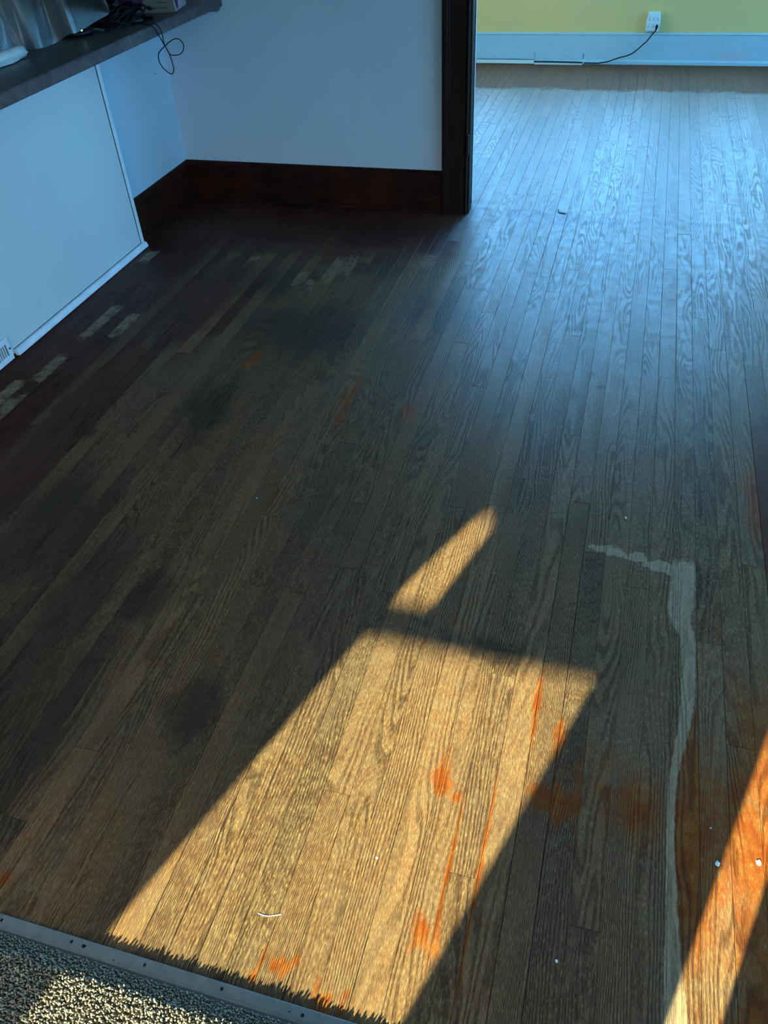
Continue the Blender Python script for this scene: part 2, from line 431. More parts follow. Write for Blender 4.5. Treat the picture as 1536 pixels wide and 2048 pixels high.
M['cable'] = plain('black_cable_rubber', (.006, .006, .008), .65, spec=.2)
M['steel'] = plain('brushed_steel', (.55, .52, .46), .3, 1.0)
M['screw'] = plain('dark_screw', (.015, .015, .016), .5, .4)
def strip_m():
    t = NT('grey_metal_transition_strip'); p = t.pos()
    n = t.noise(p, 40, 4, .6); f = t.noise(t.v('MULTIPLY', p, (12, 200, 1)), 1, 3)
    c = t.mix(t.ss(n, .3, .7), (.23, .235, .23), (.30, .295, .28))
    t.set(Base_Color=c, Roughness=t.ss(f, .3, .7, .42, .58), Metallic=.35); return t.mat
M['strip'] = strip_m()
M['card'] = plain('pale_grey_cardboard', (.17, .155, .13), .7, var=.04, scale=20)
M['cardside'] = plain('white_cardboard_side', (.36, .30, .32), .7, var=.03, scale=20)
M['magenta'] = plain('magenta_print', (.075, .008, .045), .55, var=.05)
M['pinkprint'] = plain('pink_print', (.22, .09, .17), .6, var=.05)
M['ink'] = plain('dark_print_ink', (.05, .045, .05), .7, var=.05)
M['outlet'] = plain('pale_outlet_plastic', (.46, .74, .80), .35, var=.03)
M['slot'] = plain('outlet_slot_dark', (.02, .05, .08), .7)
M['chip'] = plain('white_paint_chip', (.80, .80, .76), .6, var=.05)
M['ventm'] = paint('white_register_enamel', (.64, .72, .76), .35, .06, 30, .1, 100, .5)
t = NT('green_status_light'); t.set(Base_Color=(.5, 1, .5), Roughness=.3); t.put((.55, 1.0, .5), t.bsdf.inputs['Emission Color']); t.bsdf.inputs['Emission Strength'].default_value = 2.0
M['led'] = t.mat
def carpet_m():
    t = NT('beige_carpet_pile')
    a = t.n('ShaderNodeAttribute'); a.attribute_name = 'tuft'
    c = t.mix(a.outputs['Fac'], (.07, .052, .036), (.40, .33, .225))
    t.set(Base_Color=c, Roughness=.95); t.bsdf.inputs['Specular IOR Level'].default_value = .1
    t.bsdf.inputs['Sheen Weight'].default_value = .25
    return t.mat
M['carpet'] = carpet_m()
M['backing'] = plain('carpet_backing', (.12, .10, .08), .95, var=.3, scale=300)

# ------------------------------------------------------------------ room shell
CEIL = 2.62
XL, XR = -2.235, 2.45          # main room left half wall and right wall
XK = -3.9                      # wall of the space behind the counter
YB, YW = 3.872, -1.30          # wall between the rooms (front face), window wall behind the camera
YB2 = 4.00                     # far face of the wall between the rooms
YF = 6.90                      # far wall
FXL, FXR = -3.1, 3.2           # far room side walls
DX0, DX1, DZ = -0.738, 1.30, 2.08   # wide doorway

floor_o = box('floor', (XK, YW - .12, -.08), (FXR, YF + .1, -.020), M['dark_gap'])
struct(floor_o, 'worn strip-oak floor running from the front room through the doorway')
box_ceiling = struct(box('ceiling', (XK - .1, YW - .12, CEIL), (FXR + .1, YF + .12, CEIL + .1), M['ceil']))

def wall_boxes(name, boxes, mat, label=None):
    bm = bmesh.new()
    for a, b in boxes: add_box(bm, a, b)
    return struct(bm_obj(name, bm, mat), label)
def wall_y_with_holes(name, y0, y1, x0, x1, holes, mat, label=None):
    """wall lying across Y with rectangular holes (x0,x1,z0,z1)"""
    xs = sorted({x0, x1, *[h[0] for h in holes], *[h[1] for h in holes]})
    zs = sorted({0, CEIL, *[h[2] for h in holes], *[h[3] for h in holes]})
    bx = []
    for a, b in zip(xs, xs[1:]):
        run = None
        for c, d in zip(zs, zs[1:]):
            solid = not any(h[0] <= a + 1e-6 and b <= h[1] + 1e-6 and h[2] <= c + 1e-6 and d <= h[3] + 1e-6 for h in holes)
            if solid: run = [c if run is None else run[0], d]
            elif run: bx.append(((a, y0, run[0]), (b, y1, run[1]))); run = None
        if run: bx.append(((a, y0, run[0]), (b, y1, run[1])))
    return wall_boxes(name, bx, mat, label)
def wall_x_with_holes(name, x0, x1, y0, y1, holes, mat, label=None):
    ys = sorted({y0, y1, *[h[0] for h in holes], *[h[1] for h in holes]})
    zs = sorted({0, CEIL, *[h[2] for h in holes], *[h[3] for h in holes]})
    bx = []
    for a, b in zip(ys, ys[1:]):
        run = None
        for c, d in zip(zs, zs[1:]):
            solid = not any(h[0] <= a + 1e-6 and b <= h[1] + 1e-6 and h[2] <= c + 1e-6 and d <= h[3] + 1e-6 for h in holes)
            if solid: run = [c if run is None else run[0], d]
            elif run: bx.append(((x0, a, run[0]), (x1, b, run[1]))); run = None
        if run: bx.append(((x0, a, run[0]), (x1, b, run[1])))
    return wall_boxes(name, bx, mat, label)

# windows: two behind the camera let the sun in
WB = [(-1.314, -.716, .30, 2.05), (-.50, .12, .30, 2.05)]
wall_y_with_holes('wall_behind', YW - .12, YW, XK, XR + .1, WB, M['wall'])
WR = [(.9, 1.9, .75, 2.0), (2.25, 3.1, .75, 2.0)]
wall_x_with_holes('wall_right', XR, XR + .12, YW, YB, WR, M['wall'])
wall_y_with_holes('wall_back', YB, YB2, XK, FXR, [(DX0, DX1, 0, DZ)], M['wall'], 'pale blue wall between the two rooms')
WF = [(-1.70, -.84, .62, 2.30), (-.62, .24, .62, 2.30), (.46, 1.32, .62, 2.30)]
wall_y_with_holes('wall_far', YF, YF + .12, FXL - .1, FXR + .1, WF, M['yellow'], 'yellow wall of the far room')
WFR = [(4.5, 6.3, .60, 2.25)]
wall_x_with_holes('wall_far_right', FXR, FXR + .12, YB2, YF, WFR, M['yellow'])
wall_x_with_holes('wall_far_left', FXL - .12, FXL, YB2, YF, [(4.6, 6.0, .70, 2.2)], M['yellow'])  # opening for the added fill-light window
wall_x_with_holes('wall_kitchen', XK - .12, XK, YW, YB, [], M['wall'])
wall_boxes('wall_left', [((XL - .12, .6, 0), (XL, YB, .8815))], M['wall'], 'pale blue half wall under the counter')
# unseen blockers added behind the camera to cut the second sun patch
wall_boxes('sun_blocker_left', [((-.385, -.62, 0), (-.104, -.45, CEIL))], M['wall'])
wall_boxes('sun_blocker_right', [((.030, -.62, 0), (.30, -.45, CEIL))], M['wall'])

def window_frame(name, axis, lo, hi, z0, z1, c0, c1, rails, mullions, mat):
    bm = bmesh.new(); w = .035
    def bx(a0, a1, za, zb, d0=c0, d1=c1):
        if axis == 'y': add_box(bm, (a0, d0, za), (a1, d1, zb))
        else: add_box(bm, (d0, a0, za), (d1, a1, zb))
    for r0, r1 in rails: bx(lo, hi, r0, r1, (c0 + c1) / 2 - .02, (c0 + c1) / 2 + .02)
    for m0, m1 in mullions: bx(m0, m1, z0, z1, (c0 + c1) / 2 - .015, (c0 + c1) / 2 + .015)
    return struct(bm_obj(name, bm, mat))
window_frame('window_1', 'y', WB[0][0], WB[0][1], .30, 2.05, YW - .12, YW + .04, [(.300, .320), (.788, .818), (2.02, 2.05)], [], M['trimw'])
window_frame('window_2', 'y', WB[1][0], WB[1][1], .30, 2.05, YW - .12, YW + .04, [(.300, .320), (1.17, 1.20), (2.02, 2.05)], [], M['trimw'])
for i, (a, b, c, d) in enumerate(WF):
    window_frame('window_%d' % (3 + i), 'y', a, b, c, d, YF, YF + .12, [(c, c + .04), (1.42, 1.47), (d - .04, d)], [(a, a + .04), (b - .04, b)], M['trimw'])
for i, (a, b, c, d) in enumerate(WR):
    window_frame('window_%d' % (6 + i), 'x', a, b, c, d, XR, XR + .12, [(c, c + .04), (1.35, 1.39), (d - .04, d)], [(a, a + .04), (b - .04, b)], M['trimw'])
window_frame('window_8', 'x', WFR[0][0], WFR[0][1], .60, 2.25, FXR, FXR + .12, [(.60, .64), (1.40, 1.44), (2.21, 2.25)], [(5.37, 5.43)], M['trimw'])
def portal(name, loc, rot, sx, sy):
    l = bpy.data.lights.new(name, 'AREA'); l.shape = 'RECTANGLE'; l.size = sx; l.size_y = sy
    try: l.cycles.is_portal = True
    except Exception: pass
    o = bpy.data.objects.new(name, l); COL.objects.link(o); o.location = loc; o.rotation_euler = rot
for a, b, c, d in WB: portal('portal', ((a + b) / 2, YW - .13, (c + d) / 2), (math.radians(90), 0, 0), b - a, d - c)
for a, b, c, d in WF: portal('portal', ((a + b) / 2, YF + .13, (c + d) / 2), (math.radians(-90), 0, 0), b - a, d - c)
for a, b, c, d in WR: portal('portal', (XR + .13, (a + b) / 2, (c + d) / 2), (0, math.radians(90), 0), d - c, b - a)
for a, b, c, d in WFR: portal('portal', (FXR + .13, (a + b) / 2, (c + d) / 2), (0, math.radians(90), 0), d - c, b - a)

portal('portal', (FXL - .13, 5.3, 1.45), (0, math.radians(-90), 0), 1.5, 1.4)
window_frame('window_9', 'x', 4.6, 6.0, .70, 2.2, FXL - .12, FXL, [(.70, .74), (1.40, 1.44), (2.16, 2.2)], [(5.27, 5.33)], M['trimw'])  # unseen window added to bring more light into the far room
# unseen curtain added over the upper sash, its gap cut to shape the sunlight
def added_curtain():
    cols = 60; vs = []; fs = []
    x0, x1 = WB[0][0] - .01, WB[0][1] + .05
    for i in range(cols + 1):
        x = x0 + (x1 - x0) * i / cols
        if x > -1.165: zb = .80
        else: zb = .925 - max(0, (x + 1.235)) * .35 + max(0, (-1.235 - x)) * -4
        for j in range(9):
            z = zb + (2.12 - zb) * j / 8
            vs.append((x, YW + .03 + .010 * math.sin(i * 1.3) * (1 - .3 * j / 8), z))
    for i in range(cols):
        for j in range(8): fs.append((i * 9 + j, (i + 1) * 9 + j, (i + 1) * 9 + j + 1, i * 9 + j + 1))
    o = mesh_obj('added_curtain', vs, fs, M['blackcloth'], smooth=True)
    s = o.modifiers.new('s', 'SOLIDIFY'); s.thickness = .003
    rod = tube('curtain_rod', [(x0 - .06, YW + .03, 2.13), (x1 + .04, YW + .03, 2.13)], .012, M['steel'])
    rod.parent = o
    tag(o, 'unseen dark curtain added behind the photographer, cut out to shape the sun patches', 'added_curtain')
added_curtain()

# ------------------------------------------------------------------ floor planks
PW = 0.057228; PA = 0.322088
JOINTS = [(-38, 1.795), (-35, 2.931), (-34, 3.163), (-31, 1.459), (-30, 1.66), (-29, 3.045), (-28, 2.164), (-28, 2.923), (-27, .958), (-27, 3.295), (-26, 2.969), (-25, .715), (-25, 2.886), (-25, 3.226), (-24, .543), (-24, 3.275), (-23, .724), (-23, 3.415), (-22, 1.206), (-22, 1.673), (-21, 2.747), (-20, 1.271), (-20, 4.697), (-18, 1.27), (-16, 1.388), (-15, 2.088), (-15, 2.616), (-15, 5.64), (-14, 1.327), (-13, .762), (-12, 5.054), (-12, 5.378), (-11, 2.159), (-11, 3.953), (-10, 1.724), (-10, 5.664), (-8, .659), (-8, 1.136), (-6, 4.851), (-6, 5.952), (-5, 1.592), (-5, 4.975), (-4, .62), (-4, 2.598), (-3, 2.752), (-2, 2.513), (-2, 4.563), (-2, 5.866), (-1, 2.604), (0, 1.343), (0, 2.967), (1, 1.069), (2, 1.632), (2, 4.054), (3, 4.157), (3, 4.497), (4, 4.021), (4, 4.819), (4, 4.954)]
JD = {}
for c, y in JOINTS: JD.setdefault(c, []).append(y)
def visible(x, y):
    p = Vector((x, y, 0)) - Vector((0, 0, H)); d = p.dot(CF)
    if d <= 0: return False
    u = 768 + FPX * p.dot(CR) / d; v = 1024 - FPX * p.dot(CU) / d
    return -25 < u < 1561 and -25 < v < 2073
def plank_geo(w, l, gap, tilt, dz, rnd):
    """top chamfered strip: local origin at its near end, centre of its width"""
    g = gap / 2; t = .018; c = .0005
    hx = w / 2 - g
    vs = []
    for y in (0.0005, l - .0005):
        vs += [(-hx, y, -t), (hx, y, -t), (hx, y, -c + dz + tilt), (hx - c, y, dz + tilt), (-hx + c, y, dz - tilt), (-hx, y, -c + dz - tilt)]
    fs = [(0, 1, 2, 3, 4, 5), (11, 10, 9, 8, 7, 6)]
    for j in range(6):
        k = (j + 1) % 6; fs.append((j, j + 6, k + 6, k))
    return vs, fs
cells = []
R2 = random.Random(21)
for c in range(-46, 22):
    xa, xb = PA + c * PW, PA + (c + 1) * PW
    xm = (xa + xb) / 2
    if xb < XL - .02 or xa > 1.45: continue
    y0 = .352 if xm > -3 else .352
    y1 = YF - .012 if xm > -1.75 else YB - .012
    js = sorted(JD.get(c, []))
    knots = [y0] + js + [y1]; full = [y0]
    for a, b in zip(knots, knots[1:]):
        gapmax = 1.75 if b > 3.9 else 2.3
        if b - a > gapmax:
            n = int((b - a) / gapmax) + 1
            for k in range(1, n): full.append(a + (b - a) * (k + R2.uniform(-.22, .22)) / n)
        full.append(b)
    for a, b in zip(full, full[1:]): cells.append((c, a, b))
vis_n = 0
stuff = bmesh.new()
for c, a, b in cells:
    xm = PA + (c + .5) * PW
    w = PW
    gap = R2.choice((.0002, .0003, .0004, .0005, .0007, .0010, .0014)); tilt = R2.uniform(-.00018, .00018); dz = R2.uniform(-.0003, .0002)
    vs, fs = plank_geo(w, b - a, gap, tilt, dz, R2)
    ny = max(3, int((b - a) / .12))
    seen = any(visible(xm + sx * PW / 2, a + (b - a) * k / ny) for k in range(ny + 1) for sx in (-1, 1))
    # boards in the far room left of the doorway stand behind the wall
    if seen and a > YB2 and xm < -1.30: seen = False
    st_ = R2.choice((0, 0, .1, .25, .35, .8, 1.0, 1.25)) * R2.choice((-1, 1))
    col = (R2.random(), abs(st_), R2.random(), 1)
    if seen and vis_n < 296:
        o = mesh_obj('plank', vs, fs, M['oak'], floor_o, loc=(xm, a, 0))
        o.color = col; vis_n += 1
    else:
        bv = [stuff.verts.new((v[0] + xm, v[1] + a, v[2])) for v in vs]
        for f in fs: stuff.faces.new([bv[i] for i in f])
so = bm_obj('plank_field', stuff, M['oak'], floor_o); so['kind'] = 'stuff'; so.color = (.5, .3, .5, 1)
print('planks', vis_n, 'cells', len(cells))

# ------------------------------------------------------------------ baseboards and casing, front room
def base_profile(face, wall, h):
    """outline from the wall outward; 'face' further from the wall than 'wall'"""
    s = -1 if face < wall else 1
    return [(wall, 0.002), (face + s * .014, .002), (face + s * .014, .010), (face + s * .010, .017), (face + s * .003, .020), (face, .022),
            (face, h - .026), (face - s * .004, h - .020), (face - s * .004, h - .012), (face - s * .009, h - .004), (face - s * .012, h), (wall, h)]
b1 = struct(profile_x('baseboard_back', base_profile(3.850, YB, .197), XL, -.856, M['mahogany']), 'dark mahogany baseboard on the back wall')
b2 = struct(profile_y('baseboard_left', base_profile(-2.213, XL, .197), 3.235, YB - .002, M['mahogany']), 'dark mahogany baseboard beside the white panel')
# raised dust ledge is part of the moulding above

door = empty('door_1', (DX0, YB, 0)); door['kind'] = 'structure'
# casing outline in (x, y) extruded in z
def casing_post(name, outl, z0, z1, mat, parent):
    bm = bmesh.new(); n = len(outl)
    a = [bm.verts.new((x, y, z0)) for x, y in outl]; b = [bm.verts.new((x, y, z1)) for x, y in outl]
    for j in range(n): bm.faces.new((a[j], a[(j + 1) % n], b[(j + 1) % n], b[j]))
    bm.faces.new(a[::-1]); bm.faces.new(b)
    o = bm_obj(name, bm, mat); keep(o, parent); return o
F = 3.848
L_out = [(-.858, YB), (-.858, F - .006), (-.852, F - .012), (-.836, F - .012), (-.830, F - .008), (-.826, F), (-.822, F + .003),
         (-.752, F + .003), (-.749, F + .007), (-.746, F + .001), (-.741, F - .001), (-.737, F + .004), (-.735, F + .010), (-.733, YB)]
casing_post('casing', L_out, .002, DZ + .12, M['casing'], door)
casing_post('jamb', [(-.742, YB - .004), (-.728, YB - .004), (-.728, 3.93), (-.738, 3.932), (-.738, YB2 + .002), (-.742, YB2 + .002)], .002, DZ, M['casing'], door)
casing_post('far_casing', [(-.86, YB2), (-.86, YB2 + .018), (-.7405, YB2 + .018), (-.7375, YB2 + .014), (-.7375, YB2)], .002, DZ + .1, M['trimw'], door)
# right side of the wide doorway and its head (outside the picture)
casing_post('casing', [(DX1 - .005, YB), (DX1 - .005, F), (DX1 + .12, F), (DX1 + .12, YB)], .002, DZ + .12, M['casing'], door)
hd = box('head_casing', (-.858, F, DZ), (DX1 + .12, YB, DZ + .12), M['casing']); keep(hd, door)
# hinge on the casing edge
hz0, hz1 = atY(938, 311, F - .004).z, atY(938, 271, F - .004).z
bm = bmesh.new(); hx = -.734
for k in range(3):
    za = hz0 + (hz1 - hz0) * k / 3; zb = hz0 + (hz1 - hz0) * (k + 1) / 3 - .001
    add_lathe(bm, (hx, F - .004, za), [(.0058, 0), (.0062, .001), (.0062, zb - za - .001), (.0058, zb - za)], 14)
add_lathe(bm, (hx, F - .004, hz1 - .001), [(.0035, 0), (.005, .003), (.0035, .007), (.001, .008)], 14)
add_lathe(bm, (hx, F - .004, hz0 - .006), [(.001, 0), (.004, .002), (.0035, .006)], 14)
add_box(bm, (-.7385, F + .0005, hz0), (-.7295, F + .0105, hz1))
h = bm_obj('hinge', bm, M['screw'], smooth=False); keep(h, door)

# ------------------------------------------------------------------ far room skirting
bf = struct(profile_x('baseboard_far', [(YF, .001), (YF - .030, .001), (YF - .030, .018), (YF - .026, .026), (YF - .018, .030), (YF - .018, .190), (YF - .021, .193), (YF - .021, .199), (YF - .010, .206), (YF, .206)],
                        FXL, FXR, M['farbase']), 'pale blue-white painted baseboard, scuffed, under the yellow wall')
s1 = box('patch_strip', (-1.75, YF - .0235, .032), (-.812, YF - .017, .077), M['farbase'], None, .001); s1.parent = bf
s2 = box('patch_strip', (-.806, YF - .0215, .032), (-.452, YF - .017, .073), M['farbase'], None, .001); s2.parent = bf
s3 = box('gap_crack', (-.4455, YF - .0186, .036), (-.4415, YF - .0175, .068), M['dark_gap']); s3.parent = bf

rw = empty('cable_raceway', (-1.0, YF - .03, 0), 'closed pale plastic cable cover along the foot of the far baseboard', 'cable cover')
o = box('cover', (-1.255, YF - .052, .004), (-.809, YF - .031, .026), M['race'], None, .002); keep(o, rw)
o = box('end_cap', (-1.275, YF - .050, .003), (-1.256, YF - .031, .024), M['slot'], None, .001); keep(o, rw)
o = box('shadow_strip', (-1.255, YF - .034, .0262), (-.809, YF - .0300, .0290), M['slot']); keep(o, rw)  # dark strip stands in for the shadow line above the cover
rw2 = empty('cable_channel', (-.63, YF - .05, 0), 'open pale cable channel with its lid off, right of the closed cover', 'cable cover')
o = box('lid', (-.806, YF - .060, .0015), (-.448, YF - .046, .009), M['race'], None, .0015); keep(o, rw2)
bm = bmesh.new()
vs = [(-.448, YF - .060, .002), (-.448, YF - .046, .002), (-.430, YF - .046, .018), (-.430, YF - .058, .018), (-.448, YF - .060, .008), (-.448, YF - .046, .008), (-.434, YF - .046, .021), (-.434, YF - .058, .021)]
bvs = [bm.verts.new(v) for v in vs]
for f in ((0, 1, 2, 3), (4, 7, 6, 5), (0, 3, 7, 4), (1, 5, 6, 2), (0, 4, 5, 1), (3, 2, 6, 7)): bm.faces.new([bvs[i] for i in f])
o = bm_obj('bent_end', bm, M['race']); keep(o, rw2)

# outlet adapter with six sockets
oy = YF - .001
ou = empty('outlet_adapter', (.027, YF, .21), 'pale six-socket wall outlet adapter low on the yellow wall', 'outlet')
bm = bmesh.new()
wb, wt_ = .047, .041
def slab(y, k=1.0, zz=(.216, .338)):
    zc = (zz[0] + zz[1]) / 2; hh = (zz[1] - zz[0]) / 2
    pts = []
    for (sx, sz, ww) in ((-1, -1, .045), (-1, -.1, .0485), (-1, .55, .0455), (-1, 1, .041), (1, 1, .041), (1, .55, .0455), (1, -.1, .0485), (1, -1, .045)):
        pts.append((.026 + sx * ww * k, y, zc + sz * hh * k))
    return pts
rings = [[bm.verts.new(p) for p in slab(y, k)] for y, k in ((YF - .001, 1.0), (YF - .026, 1.0), (YF - .034, .95), (YF - .036, .88))]
for a, b in zip(rings, rings[1:]):
    for j in range(8): bm.faces.new((a[j], a[(j + 1) % 8], b[(j + 1) % 8], b[j]))
bm.faces.new(rings[0][::-1]); bm.faces.new(rings[-1])
o = bm_obj('body', bm, M['outlet']); keep(o, ou)
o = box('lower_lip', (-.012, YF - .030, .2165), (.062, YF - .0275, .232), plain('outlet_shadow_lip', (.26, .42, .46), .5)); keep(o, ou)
for r_, zc in ((0, .295), (1, .254)):
    for k in range(3):
        xc = -.002 + k * .028 + (0 if r_ else .0)
        bm = bmesh.new()
        add_box(bm, (xc - .006, YF - .0368, zc - .009), (xc - .0035, YF - .0355, zc))
        add_box(bm, (xc + .0035, YF - .0368, zc - .009), (xc + .006, YF - .0355, zc))
        add_box(bm, (xc - .002, YF - .0368, zc + .005), (xc + .0025, YF - .0355, zc + .0105))
        o = bm_obj('socket', bm, M['slot']); keep(o, ou)
pc = empty('power_cord', (.054, YF - .04, .25), 'black power cord plugged into the outlet adapter, drooping to the floor edge', 'cord')
bm = bmesh.new()
add_tube(bm, [Vector((.0545, YF - .037, .254)), Vector((.0545, YF - .047, .253)), Vector((.054, YF - .058, .248)), Vector((.052, YF - .062, .236)), Vector((.049, YF - .062, .226))], [.0085, .0095, .0095, .006, .0035], 10)
o = bm_obj('plug', bm, M['cable'], smooth=True); keep(o, pc)
Yc = YF - .045
pts = [Vector((.049, YF - .062, .228))] + [atY(px, py, Yc - .005) for px, py in ((1302, 72), (1294, 82), (1285, 90), (1275, 99), (1264, 107), (1252, 112), (1240, 115), (1228, 119), (1216, 123), (1204, 125))]
pts += [Vector((-.34, Yc - .004, .012)), Vector((-.42, Yc, .013)), Vector((-.50, Yc + .004, .0165)), Vector((-.62, Yc + .005, .017)), Vector((-.72, Yc + .005, .018)), Vector((-.807, Yc + .006, .018))]
for p in pts: p.z = max(p.z, .0045)
o = tube('wire', pts, .0042, M['cable']); keep(o, pc)

# ------------------------------------------------------------------ white panel with its trim
wp = empty('wall_panel', (-2.2, 2.7, 0), 'large smooth white panel covering the half wall under the counter', 'panel')
o = box('panel_sheet', (XL, .9, .012), (-2.185, 3.205, .8815), M['panel']); keep(o, wp)
o = box('edge_trim', (XL, 3.2065, .012), (-2.181, 3.230, .8815), M['trimw'], None, .0012); keep(o, wp); o['label'] = 'narrow upright white edge trim'
sh = profile_y('shoe_trim', [(-2.184, .003), (-2.166, .003), (-2.166, .010), (-2.169, .018), (-2.175, .0245), (-2.184, .027)], 2.196, 3.232, M['trimw']); keep(sh, wp)
sh['label'] = 'scuffed white trim along the floor'

o = box('joint_gap', (-2.19, 3.2030, .012), (-2.1835, 3.2066, .8815), M['dark_gap']); keep(o, wp)
o = box('joint_gap', (-2.19, 2.196, .0262), (-2.1835, 3.2030, .0290), M['dark_gap']); keep(o, wp)

# floor register
vr = empty('air_register', (-2.178, 2.0, 0), 'white metal air register with upright slots at the foot of the white panel', 'vent')
bm = bmesh.new()
Xf = -2.176; y0_, y1_ = 1.83, 2.178; z0_, z1_ = .002, .094
zi0, zi1 = .024, .071; yi1 = 2.160
add_box(bm, (-2.184, y0_, z0_), (Xf, y1_, zi0), .0012); add_box(bm, (-2.184, y0_, zi1), (Xf, y1_, z1_), .0012)
add_box(bm, (-2.184, yi1, zi0 - .001), (Xf - .0003, y1_, zi1 + .001)); add_box(bm, (-2.184, y0_, zi0 - .001), (Xf - .0003, y0_ + .015, zi1 + .001))
o = bm_obj('frame', bm, M['ventm']); keep(o, vr)
o = box('duct_opening', (-2.1845, y0_ + .01, zi0), (-2.1835, yi1 + .003, zi1), M['dark_gap']); keep(o, vr)
me0 = None
yk = yi1 - .0125
while yk > y0_ + .02:
    if me0 is None:
        sl = box('slat', (-.004, -.0022, zi0 - .001), (.0035, .0022, zi1 + .001), M['ventm']); me0 = sl.data
        sl.location = (-2.180, yk, 0)
    else:
        sl = bpy.data.objects.new('slat', me0); COL.objects.link(sl); sl.location = (-2.180, yk, 0)
    keep(sl, vr); yk -= .0125
o = box('damper_lever', (Xf, 2.167, .045), (Xf + .004, 2.171, .052), M['screw']); keep(o, vr)

# ------------------------------------------------------------------ counter
ct = empty('countertop', (-2.2, 2.8, .882), 'grey-brown stone-pattern laminate counter on the half wall', 'counter')
prof = [(-2.75, .882), (-1.893, .882), (-1.890, .885), (-1.890, .919), (-1.893, .924), (-1.898, .925), (-2.75, .925)]
o = profile_y('counter_slab', prof, .7, YB - .001, M['laminate']); keep(o, ct)
# brace and caulk scrap under its wall end
sc_ = bmesh.new()
q0, q1, q2, q3 = [atY(px, py, YB - .004) for px, py in ((414, 22.5), (437, 22.8), (441, 14.5), (430, 14))]
vv = [sc_.verts.new(p) for p in (q0, q1, q2, q3)] + [sc_.verts.new(p + Vector((0, -.014, 0))) for p in (q0, q1, q2, q3)]
for f in ((0, 1, 2, 3), (7, 6, 5, 4), (0, 4, 5, 1), (1, 5, 6, 2), (2, 6, 7, 3), (3, 7, 4, 0)): sc_.faces.new([vv[i] for i in f])
o = bm_obj('bracket', sc_, plain('worn_grey_green_scrap', (.12, .17, .17), .6, var=.5, scale=120)); keep(o, ct); o['label'] = 'small worn wedge under the wall end'
nail = bmesh.new(); nc = atX(311, 147, XL + .002)
bmesh.ops.create_uvsphere(nail, u_segments=10, v_segments=6, radius=.0032)
for v in nail.verts: v.co.x *= .6
o = bm_obj('nail', nail, M['screw'], loc=nc); tag(o, 'tiny dark nail head in the pale wall below the dangling cord', 'nail')

ZC = .925
# black puck with a green light
pk = empty('wireless_puck', (0, 0, 0))
led = at(163, 60, ZC + .030)
c = Vector((-2.125, 3.052, ZC))
pk.location = c
tag(pk, 'round black plastic device with a green light, half under the plastic sheet', 'device')
bm = bmesh.new(); add_lathe(bm, c + Vector((0, 0, .0005)), [(.058, 0), (.066, .003), (.068, .010), (.066, .017), (.060, .0205)], 40)
o = bm_obj('body', bm, M['black'], smooth=True); keep(o, pk)
bm = bmesh.new(); add_lathe(bm, c + Vector((0, 0, .021)), [(.052, 0), (.057, .002), (.057, .006), (.050, .009), (.02, .0095)], 40)
o = bm_obj('top_disc', bm, plain('dark_teal_plastic', (.020, .030, .030), .3), smooth=True); keep(o, pk)
bm = bmesh.new(); bmesh.ops.create_uvsphere(bm, u_segments=12, v_segments=8, radius=.0042)
o = bm_obj('status_light', bm, M['led'], loc=led, smooth=True); keep(o, pk)

# dark pouch behind the cables
bm = bmesh.new(); bmesh.ops.create_icosphere(bm, subdivisions=4, radius=1)
pc_ = Vector((-2.34, 3.56, ZC + .13))
for v in bm.verts:
    p = v.co.copy(); f = 1 + .10 * noise.noise(p * 2.5) + .04 * noise.noise(p * 7)
    q = Vector((math.copysign(abs(p.x) ** .75, p.x) * .10, math.copysign(abs(p.y) ** .7, p.y) * .13, math.copysign(abs(p.z) ** .7, p.z) * .13)) * f
    q.z = max(q.z, -.1285); v.co = pc_ + q
o = bm_obj('pouch', bm, M['blackcloth'], smooth=True)
tag(o, 'black cloth pouch standing between the plastic sheet and the printed box', 'bag')

# tangle of black cables
tg = empty('cable_tangle', (-2.05, 3.33, ZC), 'tangled heap of black cables on the counter in front of the printed box', 'cable')
R3 = random.Random(5)
for k in range(12):
    cx, cy = -2.085 + R3.uniform(-.05, .055), 3.30 + R3.uniform(-.08, .09)
    ph = R3.uniform(0, 6.28); rx, ry = R3.uniform(.035, .07), R3.uniform(.05, .10)
    pts = []
    for i in range(15):
        a_ = ph + i * .52; rr = 1 - .02 * i
        z = ZC + .005 + .0026 * k + .010 * (1 + math.sin(i * 1.7 + k))
        pts.append(Vector((min(cx + rx * rr * math.cos(a_), -1.93), cy + ry * rr * math.sin(a_), z)))
    o = tube('wire', pts, .0036, M['cable'], k=7, n=5); keep(o, tg)
# plug with metal tip and its cable
a = at(190, 59, ZC + .035); b = at(211, 62, ZC + .035)
a.z = b.z = ZC + .0365
d = (b - a).normalized(); s = Vector((-d.y, d.x, 0))
bm = bmesh.new(); k = []
for z in (-.0022, .0022):
    for p in (a - s * .006, b - s * .0045, b + s * .0045, a + s * .006): k.append(bm.verts.new(p + Vector((0, 0, z))))
for f in ((3, 2, 1, 0), (4, 5, 6, 7), (0, 1, 5, 4), (1, 2, 6, 5), (2, 3, 7, 6), (3, 0, 4, 7)): bm.faces.new([k[i] for i in f])
o = bm_obj('plug_tip', bm, M['steel']); keep(o, tg); o['label'] = 'flat bare metal plug tip'
pts = [b - d * .002, b + d * .025, at(228, 62, ZC + .03), at(240, 52, ZC + .012), at(252, 44, ZC + .008), at(262, 36, ZC + .02), at(270, 26, ZC + .012)]
o = tube('wire', pts, .0034, M['cable']); keep(o, tg)

